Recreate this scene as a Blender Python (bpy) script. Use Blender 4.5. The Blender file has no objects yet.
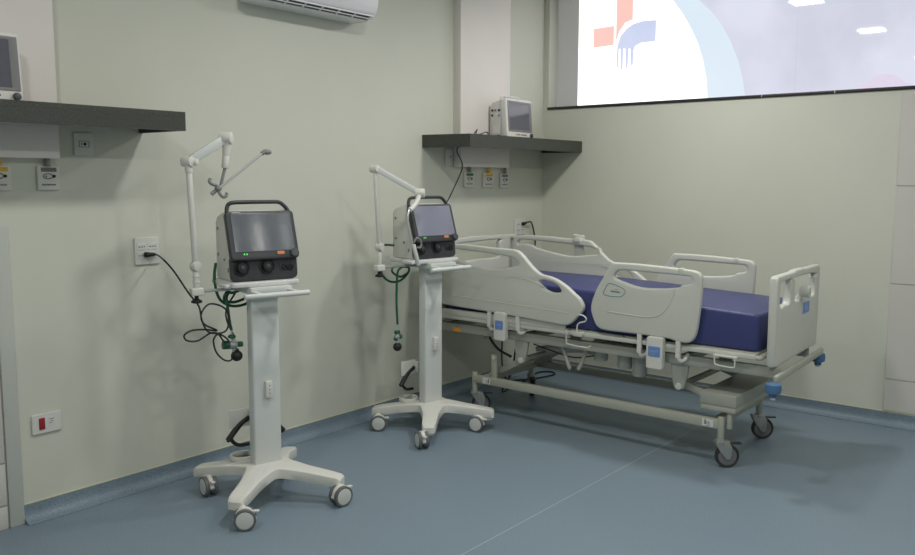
import bpy, bmesh, math, random
from mathutils import Vector, Matrix
random.seed(7)
sc = bpy.context.scene
COL = sc.collection
PI = math.pi
V = Vector

# ------------------------------------------------------------------ materials
def s2l(c):
    return tuple(((x/255)/12.92 if x/255 <= .04045 else (((x/255)+.055)/1.055)**2.4) for x in c)

def mat(name, rgb, rough=.5, metal=0., spec=.5, noise=0., nscale=40., bump=0., bscale=300., emit=None, estr=0., coat=0., rgb2=None, bdist=.002):
    m = bpy.data.materials.new(name); m.use_nodes = True
    nt = m.node_tree; b = nt.nodes['Principled BSDF']
    c = s2l(rgb)
    b.inputs['Base Color'].default_value = (*c, 1)
    b.inputs['Roughness'].default_value = rough
    b.inputs['Metallic'].default_value = metal
    b.inputs['Specular IOR Level'].default_value = spec
    b.inputs['Coat Weight'].default_value = coat
    if emit:
        b.inputs['Emission Color'].default_value = (*s2l(emit), 1)
        b.inputs['Emission Strength'].default_value = estr
    tc = nt.nodes.new('ShaderNodeTexCoord')
    if noise or rgb2:
        n = nt.nodes.new('ShaderNodeTexNoise'); n.inputs['Scale'].default_value = nscale; n.inputs['Detail'].default_value = 4
        nt.links.new(tc.outputs['Object'], n.inputs['Vector'])
        r = nt.nodes.new('ShaderNodeValToRGB')
        c2 = s2l(rgb2) if rgb2 else tuple(min(1, x*(1+noise)) for x in c)
        c1 = c if rgb2 else tuple(x*(1-noise) for x in c)
        r.color_ramp.elements[0].position = .35; r.color_ramp.elements[1].position = .65
        r.color_ramp.elements[0].color = (*c1, 1); r.color_ramp.elements[1].color = (*c2, 1)
        nt.links.new(n.outputs['Fac'], r.inputs['Fac']); nt.links.new(r.outputs['Color'], b.inputs['Base Color'])
    if bump:
        n2 = nt.nodes.new('ShaderNodeTexNoise'); n2.inputs['Scale'].default_value = bscale; n2.inputs['Detail'].default_value = 3
        nt.links.new(tc.outputs['Object'], n2.inputs['Vector'])
        bp = nt.nodes.new('ShaderNodeBump'); bp.inputs['Strength'].default_value = bump; bp.inputs['Distance'].default_value = bdist
        nt.links.new(n2.outputs['Fac'], bp.inputs['Height']); nt.links.new(bp.outputs['Normal'], b.inputs['Normal'])
    return m

M = dict(
    wall=mat('wall_paint', (205, 207, 195), .45, spec=.3, noise=.012, nscale=3, bump=.04, bscale=90),
    ceil=mat('ceiling_paint', (240, 240, 236), .8),
    panel=mat('wall_panel', (203, 201, 196), .5, spec=.3, noise=.01, nscale=3),
    trim=mat('white_trim', (188, 192, 186), .45, spec=.3),
    duct=mat('duct_cover', (231, 226, 221), .5, spec=.3, noise=.01, nscale=5),
    caulk=mat('caulk', (196, 196, 170), .6),
    granite=mat('granite', (46, 48, 45), .38, nscale=200, rgb2=(76, 79, 73)),
    sill=mat('dark_sill', (42, 40, 46), .4),
    white=mat('white_plastic', (212, 212, 206), .4, noise=.01, nscale=8),
    white2=mat('white_powder_coat', (208, 212, 210), .42, noise=.01, nscale=8),
    cream=mat('ivory_plastic', (214, 215, 206), .4, noise=.01, nscale=6),
    far=mat('bed_plastic', (198, 200, 192), .42, noise=.012, nscale=5),
    frame=mat('bed_steel', (160, 163, 154), .45, noise=.02, nscale=12),
    frame2=mat('bed_base_steel', (170, 172, 160), .45, noise=.02, nscale=12),
    motor=mat('motor_grey', (172, 174, 168), .5),
    mattress=mat('blue_vinyl', (58, 64, 114), .42, spec=.45, noise=.03, nscale=6, bump=.15, bscale=25),
    dark=mat('charcoal_plastic', (52, 55, 60), .42, noise=.03, nscale=60),
    dark2=mat('dark_grey_plastic', (66, 70, 75), .4),
    black=mat('black_rubber', (24, 25, 27), .55),
    cable=mat('black_cable', (30, 31, 34), .5),
    green=mat('green_hose', (22, 88, 62), .4),
    green2=mat('green_label', (35, 110, 75), .5),
    yellow=mat('yellow_label', (214, 172, 60), .5),
    orange=mat('orange_label', (225, 150, 45), .5),
    orbtn=mat('orange_button', (205, 122, 78), .4, emit=(225, 130, 70), estr=.08),
    led=mat('green_led', (60, 200, 90), .4, emit=(90, 230, 110), estr=.6),
    grey=mat('grey_label', (105, 108, 106), .5),
    greym=mat('grey_plastic', (128, 130, 130), .45),
    tyre=mat('grey_tyre', (98, 101, 104), .6),
    tyre2=mat('black_tyre', (50, 51, 53), .6),
    disc=mat('wheel_disc', (204, 206, 202), .45),
    disc2=mat('wheel_disc_grey', (118, 116, 120), .5),
    chrome=mat('brushed_chrome', (200, 202, 204), .3, metal=.55),
    zinc=mat('zinc_steel', (170, 172, 170), .4, metal=.6),
    blue=mat('bumper_blue', (72, 112, 152), .5),
    bluelab=mat('blue_label', (104, 134, 192), .45, nscale=60, rgb2=(118, 146, 200)),
    bluelab2=mat('pale_blue_label', (120, 160, 210), .45),
    blueline=mat('blue_line', (78, 118, 140), .5),
    red=mat('red_switch', (148, 34, 44), .35),
    ink=mat('black_ink', (35, 37, 40), .5),
    inkgrey=mat('grey_ink', (120, 124, 122), .5),
    paper=mat('paper', (214, 216, 214), .6),
    lcd1=mat('film_covered_screen', (98, 103, 110), .24, noise=.05, nscale=9, bump=.5, bscale=7, spec=.5, bdist=.006),
    lcd1_reflection=mat('film_covered_grey_screen', (128, 131, 148), .28, noise=.03, nscale=9, bump=.6, bscale=9, spec=.6, bdist=.006),  # second ventilator's screen: paler base colour stands in for a reflection on it
    lcd2=mat('monitor_screen', (96, 96, 108), .12, spec=.6, noise=.02),
    bezel=mat('monitor_bezel', (118, 119, 120), .4),
    monw=mat('monitor_white', (214, 214, 210), .42),
    ac=mat('ac_white', (232, 233, 237), .35),
    acdark=mat('ac_dark', (70, 72, 78), .6),
)

# floor: speckled vinyl with one welded seam
def floor_mat():
    m = bpy.data.materials.new('blue_vinyl_floor'); m.use_nodes = True
    nt = m.node_tree; N = nt.nodes; L = nt.links; b = N['Principled BSDF']
    g = N.new('ShaderNodeNewGeometry')
    n = N.new('ShaderNodeTexNoise'); n.inputs['Scale'].default_value = 240; n.inputs['Detail'].default_value = 2
    L.new(g.outputs['Position'], n.inputs['Vector'])
    r = N.new('ShaderNodeValToRGB'); r.color_ramp.elements[0].position = .38; r.color_ramp.elements[1].position = .64
    r.color_ramp.elements[0].color = (*s2l((106, 124, 138)), 1); r.color_ramp.elements[1].color = (*s2l((137, 153, 166)), 1)
    L.new(n.outputs['Fac'], r.inputs['Fac'])
    n2 = N.new('ShaderNodeTexNoise'); n2.inputs['Scale'].default_value = 1.3; n2.inputs['Detail'].default_value = 3
    L.new(g.outputs['Position'], n2.inputs['Vector'])
    mx = N.new('ShaderNodeMix'); mx.data_type = 'RGBA'; mx.blend_type = 'MULTIPLY'
    r2 = N.new('ShaderNodeValToRGB'); r2.color_ramp.elements[0].color = (.93, .93, .93, 1); r2.color_ramp.elements[1].color = (1, 1, 1, 1)
    L.new(n2.outputs['Fac'], r2.inputs['Fac']); mx.inputs[0].default_value = 1
    L.new(r.outputs['Color'], mx.inputs[6]); L.new(r2.outputs['Color'], mx.inputs[7])
    sp = N.new('ShaderNodeSeparateXYZ'); L.new(g.outputs['Position'], sp.inputs[0])
    a = N.new('ShaderNodeMath'); a.operation = 'ADD'; a.inputs[1].default_value = 1.678; L.new(sp.outputs['Y'], a.inputs[0])
    ab = N.new('ShaderNodeMath'); ab.operation = 'ABSOLUTE'; L.new(a.outputs[0], ab.inputs[0])
    lt = N.new('ShaderNodeMath'); lt.operation = 'LESS_THAN'; lt.inputs[1].default_value = .0016; L.new(ab.outputs[0], lt.inputs[0])
    ms = N.new('ShaderNodeMix'); ms.data_type = 'RGBA'
    L.new(lt.outputs[0], ms.inputs[0]); L.new(mx.outputs[2], ms.inputs[6]); ms.inputs[7].default_value = (*s2l((176, 188, 196)), 1)
    L.new(ms.outputs[2], b.inputs['Base Color'])
    b.inputs['Roughness'].default_value = .42; b.inputs['Specular IOR Level'].default_value = .35
    bp = N.new('ShaderNodeBump'); bp.inputs['Strength'].default_value = .08; bp.inputs['Distance'].default_value = .001
    L.new(n.outputs['Fac'], bp.inputs['Height']); L.new(bp.outputs['Normal'], b.inputs['Normal'])
    return m
M['floor'] = floor_mat()

def film_mat(name, c1, c2, scale=1.5, strength=1.):
    """print on the translucent film of the window, lit from behind; glossy on the room side"""
    m = bpy.data.materials.new(name); m.use_nodes = True
    nt = m.node_tree; N = nt.nodes; L = nt.links; b = N['Principled BSDF']
    b.inputs['Base Color'].default_value = (.02, .02, .02, 1); b.inputs['Roughness'].default_value = .03
    g = N.new('ShaderNodeNewGeometry'); n = N.new('ShaderNodeTexNoise'); n.inputs['Scale'].default_value = scale; n.inputs['Detail'].default_value = 5
    L.new(g.outputs['Position'], n.inputs['Vector'])
    r = N.new('ShaderNodeValToRGB'); r.color_ramp.elements[0].position = .38; r.color_ramp.elements[1].position = .62
    r.color_ramp.elements[0].color = (*s2l(c1), 1); r.color_ramp.elements[1].color = (*s2l(c2), 1)
    L.new(n.outputs['Fac'], r.inputs['Fac']); L.new(r.outputs['Color'], b.inputs['Emission Color'])
    b.inputs['Emission Strength'].default_value = strength
    return m

# ------------------------------------------------------------------ mesh building
class MB:
    def __init__(s): s.bm = bmesh.new(); s.mats = []
    def mi(s, m):
        if m not in s.mats: s.mats.append(m)
        return s.mats.index(m)
    def _merge(s, b2, m, X=None):
        if X is not None: b2.transform(X)
        i = s.mi(m); mp = {}
        for v in b2.verts: mp[v] = s.bm.verts.new(v.co)
        for f in b2.faces:
            try: nf = s.bm.faces.new([mp[v] for v in f.verts]); nf.material_index = i; nf.smooth = True
            except ValueError: pass
        b2.free()
    def box(s, a, b, m, bev=0., seg=2, X=None):
        t = bmesh.new(); bmesh.ops.create_cube(t, size=1.)
        a = V(a); b = V(b); c = (a+b)/2; d = b-a
        for v in t.verts: v.co = V((c.x+v.co.x*d.x, c.y+v.co.y*d.y, c.z+v.co.z*d.z))
        if bev: bmesh.ops.bevel(t, geom=t.edges[:], offset=min(bev, min(abs(d.x), abs(d.y), abs(d.z))*.49), segments=seg, profile=.5, affect='EDGES')
        s._merge(t, m, X); return s
    def cyl(s, p0, p1, r, m, r2=None, seg=24, bev=0., X=None):
        p0 = V(p0); p1 = V(p1); h = (p1-p0).length; t = bmesh.new()
        bmesh.ops.create_cone(t, cap_ends=True, cap_tris=False, segments=seg, radius1=r, radius2=r if r2 is None else r2, depth=h)
        if bev:
            e = [e for e in t.edges if len(e.link_faces) == 2 and any(len(f.verts) > 4 for f in e.link_faces)]
            bmesh.ops.bevel(t, geom=e, offset=bev, segments=2, profile=.5, affect='EDGES')
        q = V((0, 0, 1)).rotation_difference((p1-p0).normalized()).to_matrix().to_4x4()
        t.transform(Matrix.Translation((p0+p1)/2) @ q); s._merge(t, m, X); return s
    def ball(s, c, r, m, sc3=(1, 1, 1), seg=20, X=None):
        t = bmesh.new(); bmesh.ops.create_uvsphere(t, u_segments=seg, v_segments=seg//2+2, radius=r)
        t.transform(Matrix.Translation(V(c)) @ Matrix.Diagonal((*sc3, 1))); s._merge(t, m, X); return s
    def lathe(s, prof, m, seg=32, X=None):
        """profile of (radius, height) turned around z"""
        t = bmesh.new(); rings = []
        for (r, z) in prof:
            rings.append([t.verts.new((r*math.cos(2*PI*k/seg), r*math.sin(2*PI*k/seg), z)) for k in range(seg)])
        for a, b in zip(rings, rings[1:]):
            for k in range(seg): t.faces.new((a[k], a[(k+1) % seg], b[(k+1) % seg], b[k]))
        if prof[0][0] > 1e-5: t.faces.new(rings[0][::-1])
        if prof[-1][0] > 1e-5: t.faces.new(rings[-1])
        bmesh.ops.remove_doubles(t, verts=t.verts[:], dist=1e-6)
        s._merge(t, m, X); return s
    def tube(s, pts, r, m, seg=10, n=8, smooth=True, cyc=False, X=None, caps=True):
        P = spline([V(p) for p in pts], n, cyc) if smooth else [V(p) for p in pts]
        t = bmesh.new(); rings = []; N = len(P); up = None
        for i, p in enumerate(P):
            a = P[(i-1) % N] if (cyc or i > 0) else P[i]; b = P[(i+1) % N] if (cyc or i < N-1) else P[i]
            d = (b-a).normalized()
            if up is None:
                up = V((0, 0, 1)) if abs(d.z) < .9 else V((1, 0, 0))
            x = d.cross(up).normalized(); up = x.cross(d).normalized()
            rings.append([t.verts.new(p + (x*math.cos(2*PI*k/seg)+up*math.sin(2*PI*k/seg))*r) for k in range(seg)])
        R = list(zip(rings, rings[1:])) + ([(rings[-1], rings[0])] if cyc else [])
        for a, b in R:
            for k in range(seg): t.faces.new((a[k], a[(k+1) % seg], b[(k+1) % seg], b[k]))
        if caps and not cyc: t.faces.new(rings[0][::-1]); t.faces.new(rings[-1])
        bmesh.ops.recalc_face_normals(t, faces=t.faces[:])
        s._merge(t, m, X); return s
    def plate(s, loops, thick, m, X, bev=.004, seg=2):
        """flat shape with holes (2D loops), rounded edges, centred on its own plane, placed by X"""
        cu = bpy.data.curves.new('tmp', 'CURVE'); cu.dimensions = '2D'; cu.fill_mode = 'BOTH'
        cu.extrude = max(thick/2-bev, .0001); cu.bevel_depth = bev; cu.bevel_resolution = seg; cu.offset = -bev
        for lp in loops:
            sp = cu.splines.new('POLY'); sp.points.add(len(lp)-1); sp.use_cyclic_u = True
            for q, (x, y) in zip(sp.points, lp): q.co = (x, y, 0, 1)
        o = bpy.data.objects.new('tmp', cu); COL.objects.link(o)
        dg = bpy.context.evaluated_depsgraph_get(); dg.update()
        me = bpy.data.meshes.new_from_object(o.evaluated_get(dg))
        t = bmesh.new(); t.from_mesh(me); bmesh.ops.remove_doubles(t, verts=t.verts[:], dist=1e-5)
        t.transform(X); bmesh.ops.recalc_face_normals(t, faces=t.faces[:])
        s._merge(t, m)
        bpy.data.objects.remove(o); bpy.data.curves.remove(cu); bpy.data.meshes.remove(me); return s
    def prism(s, poly, X, h, m, bev=0.):
        """2D polygon extruded by h along local z, placed by X"""
        t = bmesh.new(); lo = [t.verts.new((x, y, 0)) for x, y in poly]; hi = [t.verts.new((x, y, h)) for x, y in poly]
        n = len(poly); t.faces.new(lo[::-1]); t.faces.new(hi)
        for k in range(n): t.faces.new((lo[k], lo[(k+1) % n], hi[(k+1) % n], hi[k]))
        bmesh.ops.recalc_face_normals(t, faces=t.faces[:])
        if bev: bmesh.ops.bevel(t, geom=t.edges[:], offset=bev, segments=2, profile=.5, affect='EDGES')
        s._merge(t, m, X); return s
    def out(s, name, parent=None, origin=None, smooth=40):
        """one mesh object. Top-level: origin at the middle of its base. Part: origin at its parent's."""
        me = bpy.data.meshes.new(name)
        for m in s.mats: me.materials.append(m)
        bmesh.ops.recalc_face_normals(s.bm, faces=s.bm.faces[:])
        s.bm.to_mesh(me); s.bm.free()
        try: me.set_sharp_from_angle(angle=math.radians(smooth))
        except Exception: pass
        o = bpy.data.objects.new(name, me); COL.objects.link(o)
        if parent is not None:
            me.transform(Matrix.Translation(-wloc(parent))); o.parent = parent
        else:
            vs = [v.co for v in me.vertices]
            c = V(origin) if origin else V(((min(v.x for v in vs)+max(v.x for v in vs))/2, (min(v.y for v in vs)+max(v.y for v in vs))/2, min(v.z for v in vs)))
            me.transform(Matrix.Translation(-c)); o.location = c
        return o

def wloc(o):
    l = V(o.location)
    while o.parent: o = o.parent; l += V(o.location)
    return l
def spline(P, n=8, cyc=False):
    N = len(P); R = []
    rng = range(N) if cyc else range(N-1)
    for i in rng:
        p0 = P[(i-1) % N] if (cyc or i > 0) else P[0]*2-P[1]
        p1 = P[i]; p2 = P[(i+1) % N]
        p3 = P[(i+2) % N] if (cyc or i < N-2) else P[-1]*2-P[-2]
        for k in range(n):
            t = k/n; t2 = t*t; t3 = t2*t
            R.append(.5*((2*p1)+(p2-p0)*t+(2*p0-5*p1+4*p2-p3)*t2+(3*p1-p0-3*p2+p3)*t3))
    if not cyc: R.append(P[-1])
    return R
def sm(lp, n=4): return [(p.x, p.y) for p in spline([V((a, b, 0)) for a, b in lp], n, True)]
def rrect(x0, y0, x1, y1, r, n=5):
    L = []
    for cx, cy, a in ((x1-r, y0+r, -90), (x1-r, y1-r, 0), (x0+r, y1-r, 90), (x0+r, y0+r, 180)):
        for k in range(n+1):
            t = math.radians(a+90*k/n); L.append((cx+r*math.cos(t), cy+r*math.sin(t)))
    return L
def frame(o, ex, ey):
    """matrix whose local x, y go along ex, ey at o"""
    ex = V(ex).normalized(); ey = V(ey).normalized(); ez = ex.cross(ey)
    m = Matrix((ex, ey, ez)).transposed().to_4x4(); m.translation = V(o); return m
def YZ(x): return frame((x, 0, 0), (0, 1, 0), (0, 0, 1))
def XZ(y): return frame((0, y, 0), (1, 0, 0), (0, 0, 1))
def empty(name, loc, label, cat, group=None):
    o = bpy.data.objects.new(name, None); COL.objects.link(o); o.location = loc; o.empty_display_size = .1
    return tag(o, label, cat, group)
def tag(o, label=None, cat=None, group=None, kind=None):
    if label: o['label'] = label
    if cat: o['category'] = cat
    if group: o['group'] = group
    if kind: o['kind'] = kind
    return o
def dup(o, parent=None):
    c = o.copy(); COL.objects.link(c)
    if parent is not None: c.parent = parent
    for ch in list(o.children): dup(ch, c)
    return c
def structure(o): o['kind'] = 'structure'; return o

# ------------------------------------------------------------------ room
XL, YF, H = -7.2, -5.4, 2.9
structure(MB().box((XL-.1, YF-.1, -.1), (.22, .12, 0), M['floor']).out('floor'))
structure(MB().box((XL-.1, YF-.1, H), (.32, .12, H+.1), M['ceil']).out('ceiling'))
structure(MB().box((XL-.1, 0, 0), (.2, .12, H), M['wall']).out('wall_back'))
structure(MB().box((XL-.12, YF, 0), (XL, 0, H), M['wall']).out('wall_left'))
structure(MB().box((XL-.1, YF-.12, 0), (.2, YF, H), M['wall']).out('wall_front'))
WY0, WY1, WZ0, WZ1 = -3.75, -.046, 2.053, 2.88
w = MB()
w.box((0, YF, 0), (.2, 0, WZ0-.02), M['wall'])
w.box((0, YF, WZ0-.02), (.2, WY0, H), M['wall']); w.box((0, WY1, WZ0-.02), (.2, 0, H), M['wall'])
w.box((0, WY0, WZ1), (.2, WY1, H), M['wall'])
structure(w.out('wall_right'))

def cove(L, horizontal):
    """coved vinyl skirting: 8 cm up the wall, curved into the floor, with the cream sealant bead on top"""
    prof = [(.0, .08), (-.005, .08), (-.006, .052)]
    for k in range(1, 9):
        t = math.radians(180+90*k/8); prof.append((-.056+.05*(-math.cos(t)) , .053+.05*math.sin(t)))
    prof += [(-.056, .0005), (.0, .0005)]
    m = MB()
    X = frame((0, 0, 0), (0, 1, 0), (0, 0, 1)) if horizontal else frame((0, 0, 0), (1, 0, 0), (0, 0, 1))
    if horizontal:
        X = Matrix.Translation((L, 0, 0)) @ X; m.prism(prof, X, -L, M['floor'])
        m.box((L, -.0065, .08), (0, 0, .0835), M['caulk'])
    else:
        X = Matrix.Translation((0, 0, 0)) @ X; m.prism(prof, X, -L, M['floor'])
        m.box((-.0065, L, .08), (0, 0, .0835), M['caulk'])
    return m
structure(cove(-4.066, True).out('baseboard_back'))
structure(cove(YF, False).out('baseboard_right'))

# cladding plates on the right wall and the post with plates at the left end of the back wall
t = MB()
for z0, z1 in ((.09, .284), (.290, .872), (.878, 1.463), (1.469, 2.025)):
    t.box((-.006, -3.75, z0), (0, -2.535, z1), M['panel'], .001, 1)
structure(t.out('trim_1'))
t = MB().box((-4.128, -.014, 0), (-4.066, 0, 1.30), M['trim'], .003)
for z0, z1 in ((.0, .098), (.106, .286), (.292, 1.30)):
    t.box((-4.6, -.010, z0), (-4.134, 0, z1), M['panel'], .002)
structure(t.out('trim_2'))

# ------------------------------------------------------------------ window with printed film
wr = structure(MB().box((-.012, WY0-.01, WZ0-.018), (.2, WY1+.006, WZ0), M['sill'], .002).out('window_1', origin=(0, -1.9, WZ0-.018)))
GX = .12
bk = film_mat('film_lavender', (206, 208, 224), (222, 224, 240), 1.6, 1.)
wh = film_mat('film_white', (255, 255, 255), (255, 255, 255), 1, 1.6)
lb = film_mat('film_light_blue', (220, 234, 247), (224, 237, 249), 1, 1.)
rd = film_mat('film_red', (252, 202, 192), (252, 206, 196), 1, 1.)
bl = film_mat('film_blue', (198, 207, 238), (210, 218, 243), 3, 1.)
pk = film_mat('film_pink', (222, 212, 234), (225, 216, 236), 3, 1.)
fr = mat('frosted_glass', (150, 150, 150), .35, emit=(112, 111, 109), estr=1.)
tx = film_mat('film_pale_grey', (247, 248, 250), (247, 248, 250), 1, 1.)
# glass pane of the window: the film's plain border is frosted glass, its faint emission imitating daylight from behind
MB().box((GX, WY0, WZ0), (GX+.006, WY1, WZ1), fr).out('window_pane', wr)
def film(name, loops, m, d):
    return MB().plate(loops, .0012, m, YZ(GX-d), bev=.0002, seg=0).out(name, wr)
film('film_print', [[(WY0+.02, WZ0+.001), (-.235, WZ0+.001), (-.235, WZ1-.002), (WY0+.02, WZ1-.002)]], bk, .002)
A1 = [(-.90, WZ1-.004), (-.998, 2.761), (-1.08, 2.652), (-1.148, 2.539), (-1.20, 2.435), (-1.236, 2.327), (-1.265, 2.2), (-1.281, WZ0+.002)]
B1 = [(-1.07, WZ1-.004), (-1.191, 2.737), (-1.285, 2.648), (-1.363, 2.55), (-1.432, 2.43), (-1.484, 2.306), (-1.52, 2.19), (-1.545, WZ0+.002)]
film('white_field', [A1 + [(-.235, WZ0+.002), (-.235, WZ1-.004)]], wh, .0035)
film('blue_band', [A1 + B1[::-1]], lb, .0034)
film('red_cross', [[(-.366, 2.488), (-.538, 2.494), (-.538, 2.632), (-.366, 2.628)], [(-.556, WZ1-.006), (-.689, WZ1-.006), (-.690, 2.662), (-.63, 2.645), (-.585, 2.59), (-.562, 2.528), (-.556, 2.528)]], rd, .005)
hand = [(-.876, 2.637), (-.78, 2.642), (-.70, 2.63), (-.64, 2.60), (-.592, 2.55), (-.568, 2.48), (-.564, 2.38), (-.567, 2.33),
        (-.580, 2.33), (-.582, 2.46), (-.594, 2.46), (-.600, 2.315), (-.616, 2.31), (-.620, 2.46), (-.634, 2.46), (-.642, 2.315), (-.658, 2.32), (-.662, 2.455), (-.676, 2.455), (-.684, 2.33), (-.700, 2.34), (-.702, 2.44), (-.716, 2.47), (-.76, 2.488), (-.876, 2.49)]
film('blue_hand', [hand], bl, .005)
film('pink_patch', [sm([(-2.25, WZ0+.004), (-2.30, 2.10), (-2.37, 2.142), (-2.46, 2.135), (-2.52, 2.09), (-2.56, WZ0+.004)], 3)], pk, .0036)
lines = []
rr = random.Random(3)
for z, a, b in ((2.245, -.374, -.90), (2.198, -.375, -.90), (2.152, -.52, -.76)):
    y = a
    while y > b:
        wd = rr.uniform(.012, .024); lines.append([(y, z), (y-wd, z), (y-wd, z+.022), (y, z+.022)]); y -= wd+rr.uniform(.006, .012)
film('faint_lettering', lines, tx, .005)
film('pane_joint', [[(-1.868, WZ0+.002), (-1.8735, WZ0+.002), (-1.8735, WZ1-.004), (-1.868, WZ1-.004)]], film_mat('joint_grey', (202, 204, 220), (202, 204, 220), 1, 1.), .0045)
MB().box((-.016, -1.705, WZ0-.019), (-.012, -1.701, WZ0-.001), M['chrome']).box((-.016, -2.158, WZ0-.019), (-.012, -2.153, WZ0-.001), M['chrome']).out('sill_clip', wr)

# ------------------------------------------------------------------ ceiling lights
lampm = mat('lamp_diffuser', (240, 240, 236), .5, emit=(255, 250, 240), estr=3.)
def lamp(x, y, n, W=17.):
    r = empty('ceiling_light', (x, y, H), 'square white ceiling panel light, '+n, 'ceiling light', 'square ceiling lights')
    MB().plate([rrect(x-.13, y-.13, x+.13, y+.13, .008), rrect(x-.108, y-.108, x+.108, y+.108, .004)], .02, M['white'], Matrix.Translation((0, 0, H-.0101)), .003).out('light_frame', r)
    MB().box((x-.109, y-.109, H-.011), (x+.109, y+.109, H-.006), lampm).out('diffuser', r)
    l = bpy.data.lights.new('panel_lamp', 'AREA'); l.shape = 'SQUARE'; l.size = .22; l.energy = W; l.color = (1., .975, .925)
    o = bpy.data.objects.new('panel_lamp', l); COL.objects.link(o); o.parent = r; o.location = (0, 0, -.014)
LE = 20.5
lamp(-2.83, -1.60, 'mirrored in the window pane above the bed foot', LE*.95)
lamp(-1.15, -1.52, 'over the foot of the bed', LE*1.05)
lamp(-5.1, -1.65, 'between the left shelf and the camera side', LE)
lamp(-2.85, -3.75, 'in the second row beyond the floor seam', LE*.95)
lamp(-1.15, -3.75, 'in the second row beside the window wall', LE*.5)
lamp(-4.55, -3.75, 'in the second row near the entrance side', LE*1.15)

# ------------------------------------------------------------------ wall things
def shelf(x0f, x1, x0b, label, up=0):
    """stone shelf: thin slab on top, a front skirt and a skirt at each end"""
    z0, z1, d = 1.703+up, 1.786+up, .353
    m = MB()
    m.prism([(x0b, -.001), (x0f, -d), (x1, -d), (x1, -.001)], Matrix.Translation((0, 0, z1-.022)), .022, M['granite'])
    m.prism([(x0f+.001, -d+.0006), (x0f+.022, -d+.022), (x1, -d+.022), (x1, -d+.0006)], Matrix.Translation((0, 0, z0)), z1-z0-.0221, M['granite'])
    m.prism([(x0b+.0006, -.001), (x0f+.0006, -d+.001), (x0f+.022, -d+.022), (x0b+.022, -.001)], Matrix.Translation((0, 0, z0)), z1-z0-.0221, M['granite'])
    m.prism([(x1-.022, -.001), (x1-.022, -d+.022), (x1-.0006, -d+.022), (x1-.0006, -.001)], Matrix.Translation((0, 0, z0)), z1-z0-.0221, M['granite'])
    return tag(m.out('wall_shelf'), label, 'shelf', 'dark granite wall shelves')
shelf(-5.0, -3.424, -5.0, 'dark granite wall shelf at the left edge, above the grey labelled gas outlet', .007)
shelf(-1.372, -.001, -1.431, 'dark granite wall shelf in the corner, above the bed head')
def duct(x0, x1, label, up=0):
    r = empty('gas_duct_cover', ((x0+x1)/2, -.03, 1.583), label, 'duct cover', 'white gas duct covers')
    MB().box((x0, -.065, 1.583), (x1, -.001, 1.762), M['duct'], .002).out('lower_cover', r)
    MB().box((x0, -.065, 1.7875+up), (x1, -.001, H-.002), M['duct'], .002).out('upper_cover', r)
duct(-1.11, -.541, 'tall white duct cover on the wall behind the corner shelf')
duct(-4.45, -3.857, 'tall white duct cover on the wall behind the left shelf', .007)

def gas_outlet(x, z, w, lab, stub, label, texts):
    r = empty('gas_outlet', (x, -.012, z), label, 'gas outlet', 'labelled medical gas outlets')
    MB().plate([rrect(x-w/2, z, x+w/2, z+.105, .006)], .014, M['white'], XZ(-.0085), .003).out('cover_plate', r)
    MB().plate([rrect(x-w*.34, z+.079, x+w*.36, z+.097, .001)], .0012, lab, XZ(-.0160), .0003, 0).out('colour_label', r)
    MB().tube([(x+.02*math.cos(a*PI/6)-.004, -.0175, z+.060+.011*math.sin(a*PI/6)) for a in range(12)], .0016, M['ink'], 6, 2, cyc=True).cyl((x-.012, -.0155, z+.060), (x-.012, -.0185, z+.060), .003, M['ink']).cyl((x+.022, -.0155, z+.060), (x+.022, -.0205, z+.060), .0065, M['black']).out('socket', r)
    m = MB(); rg = random.Random(int(abs(x)*100)); px = x-w*.32
    while px < x+w*.3:
        a = rg.uniform(.004, .008); m.box((px, -.0162, z+.020), (px+a, -.0155, z+.027), texts); px += a+.002
    m.out('lettering', r)
    MB().cyl((x-.005, -.02, z+.1055), (x-.005, -.02, z+.145), .011, stub, bev=.002).cyl((x-.005, -.02, z+.103), (x-.005, -.02, z+.108), .015, stub).out('pipe_stub', r)
gas_outlet(-3.886, 1.447, .096, M['grey'], M['greym'], 'white gas outlet with a grey label under the left shelf', M['green2'])
gas_outlet(-4.09, 1.447, .096, M['yellow'], M['yellow'], 'white gas outlet with a yellow label under the left shelf, cut by the photo edge', M['inkgrey'])
gas_outlet(-.945, 1.443, .112, M['green2'], M['greym'], 'white gas outlet with a green label under the corner shelf', M['inkgrey'])
gas_outlet(-.722, 1.440, .128, M['yellow'], M['yellow'], 'white gas outlet with a yellow label under the corner shelf', M['inkgrey'])
gas_outlet(-.527, 1.436, .105, M['grey'], M['greym'], 'white gas outlet with a grey label under the corner shelf', M['inkgrey'])

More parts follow.
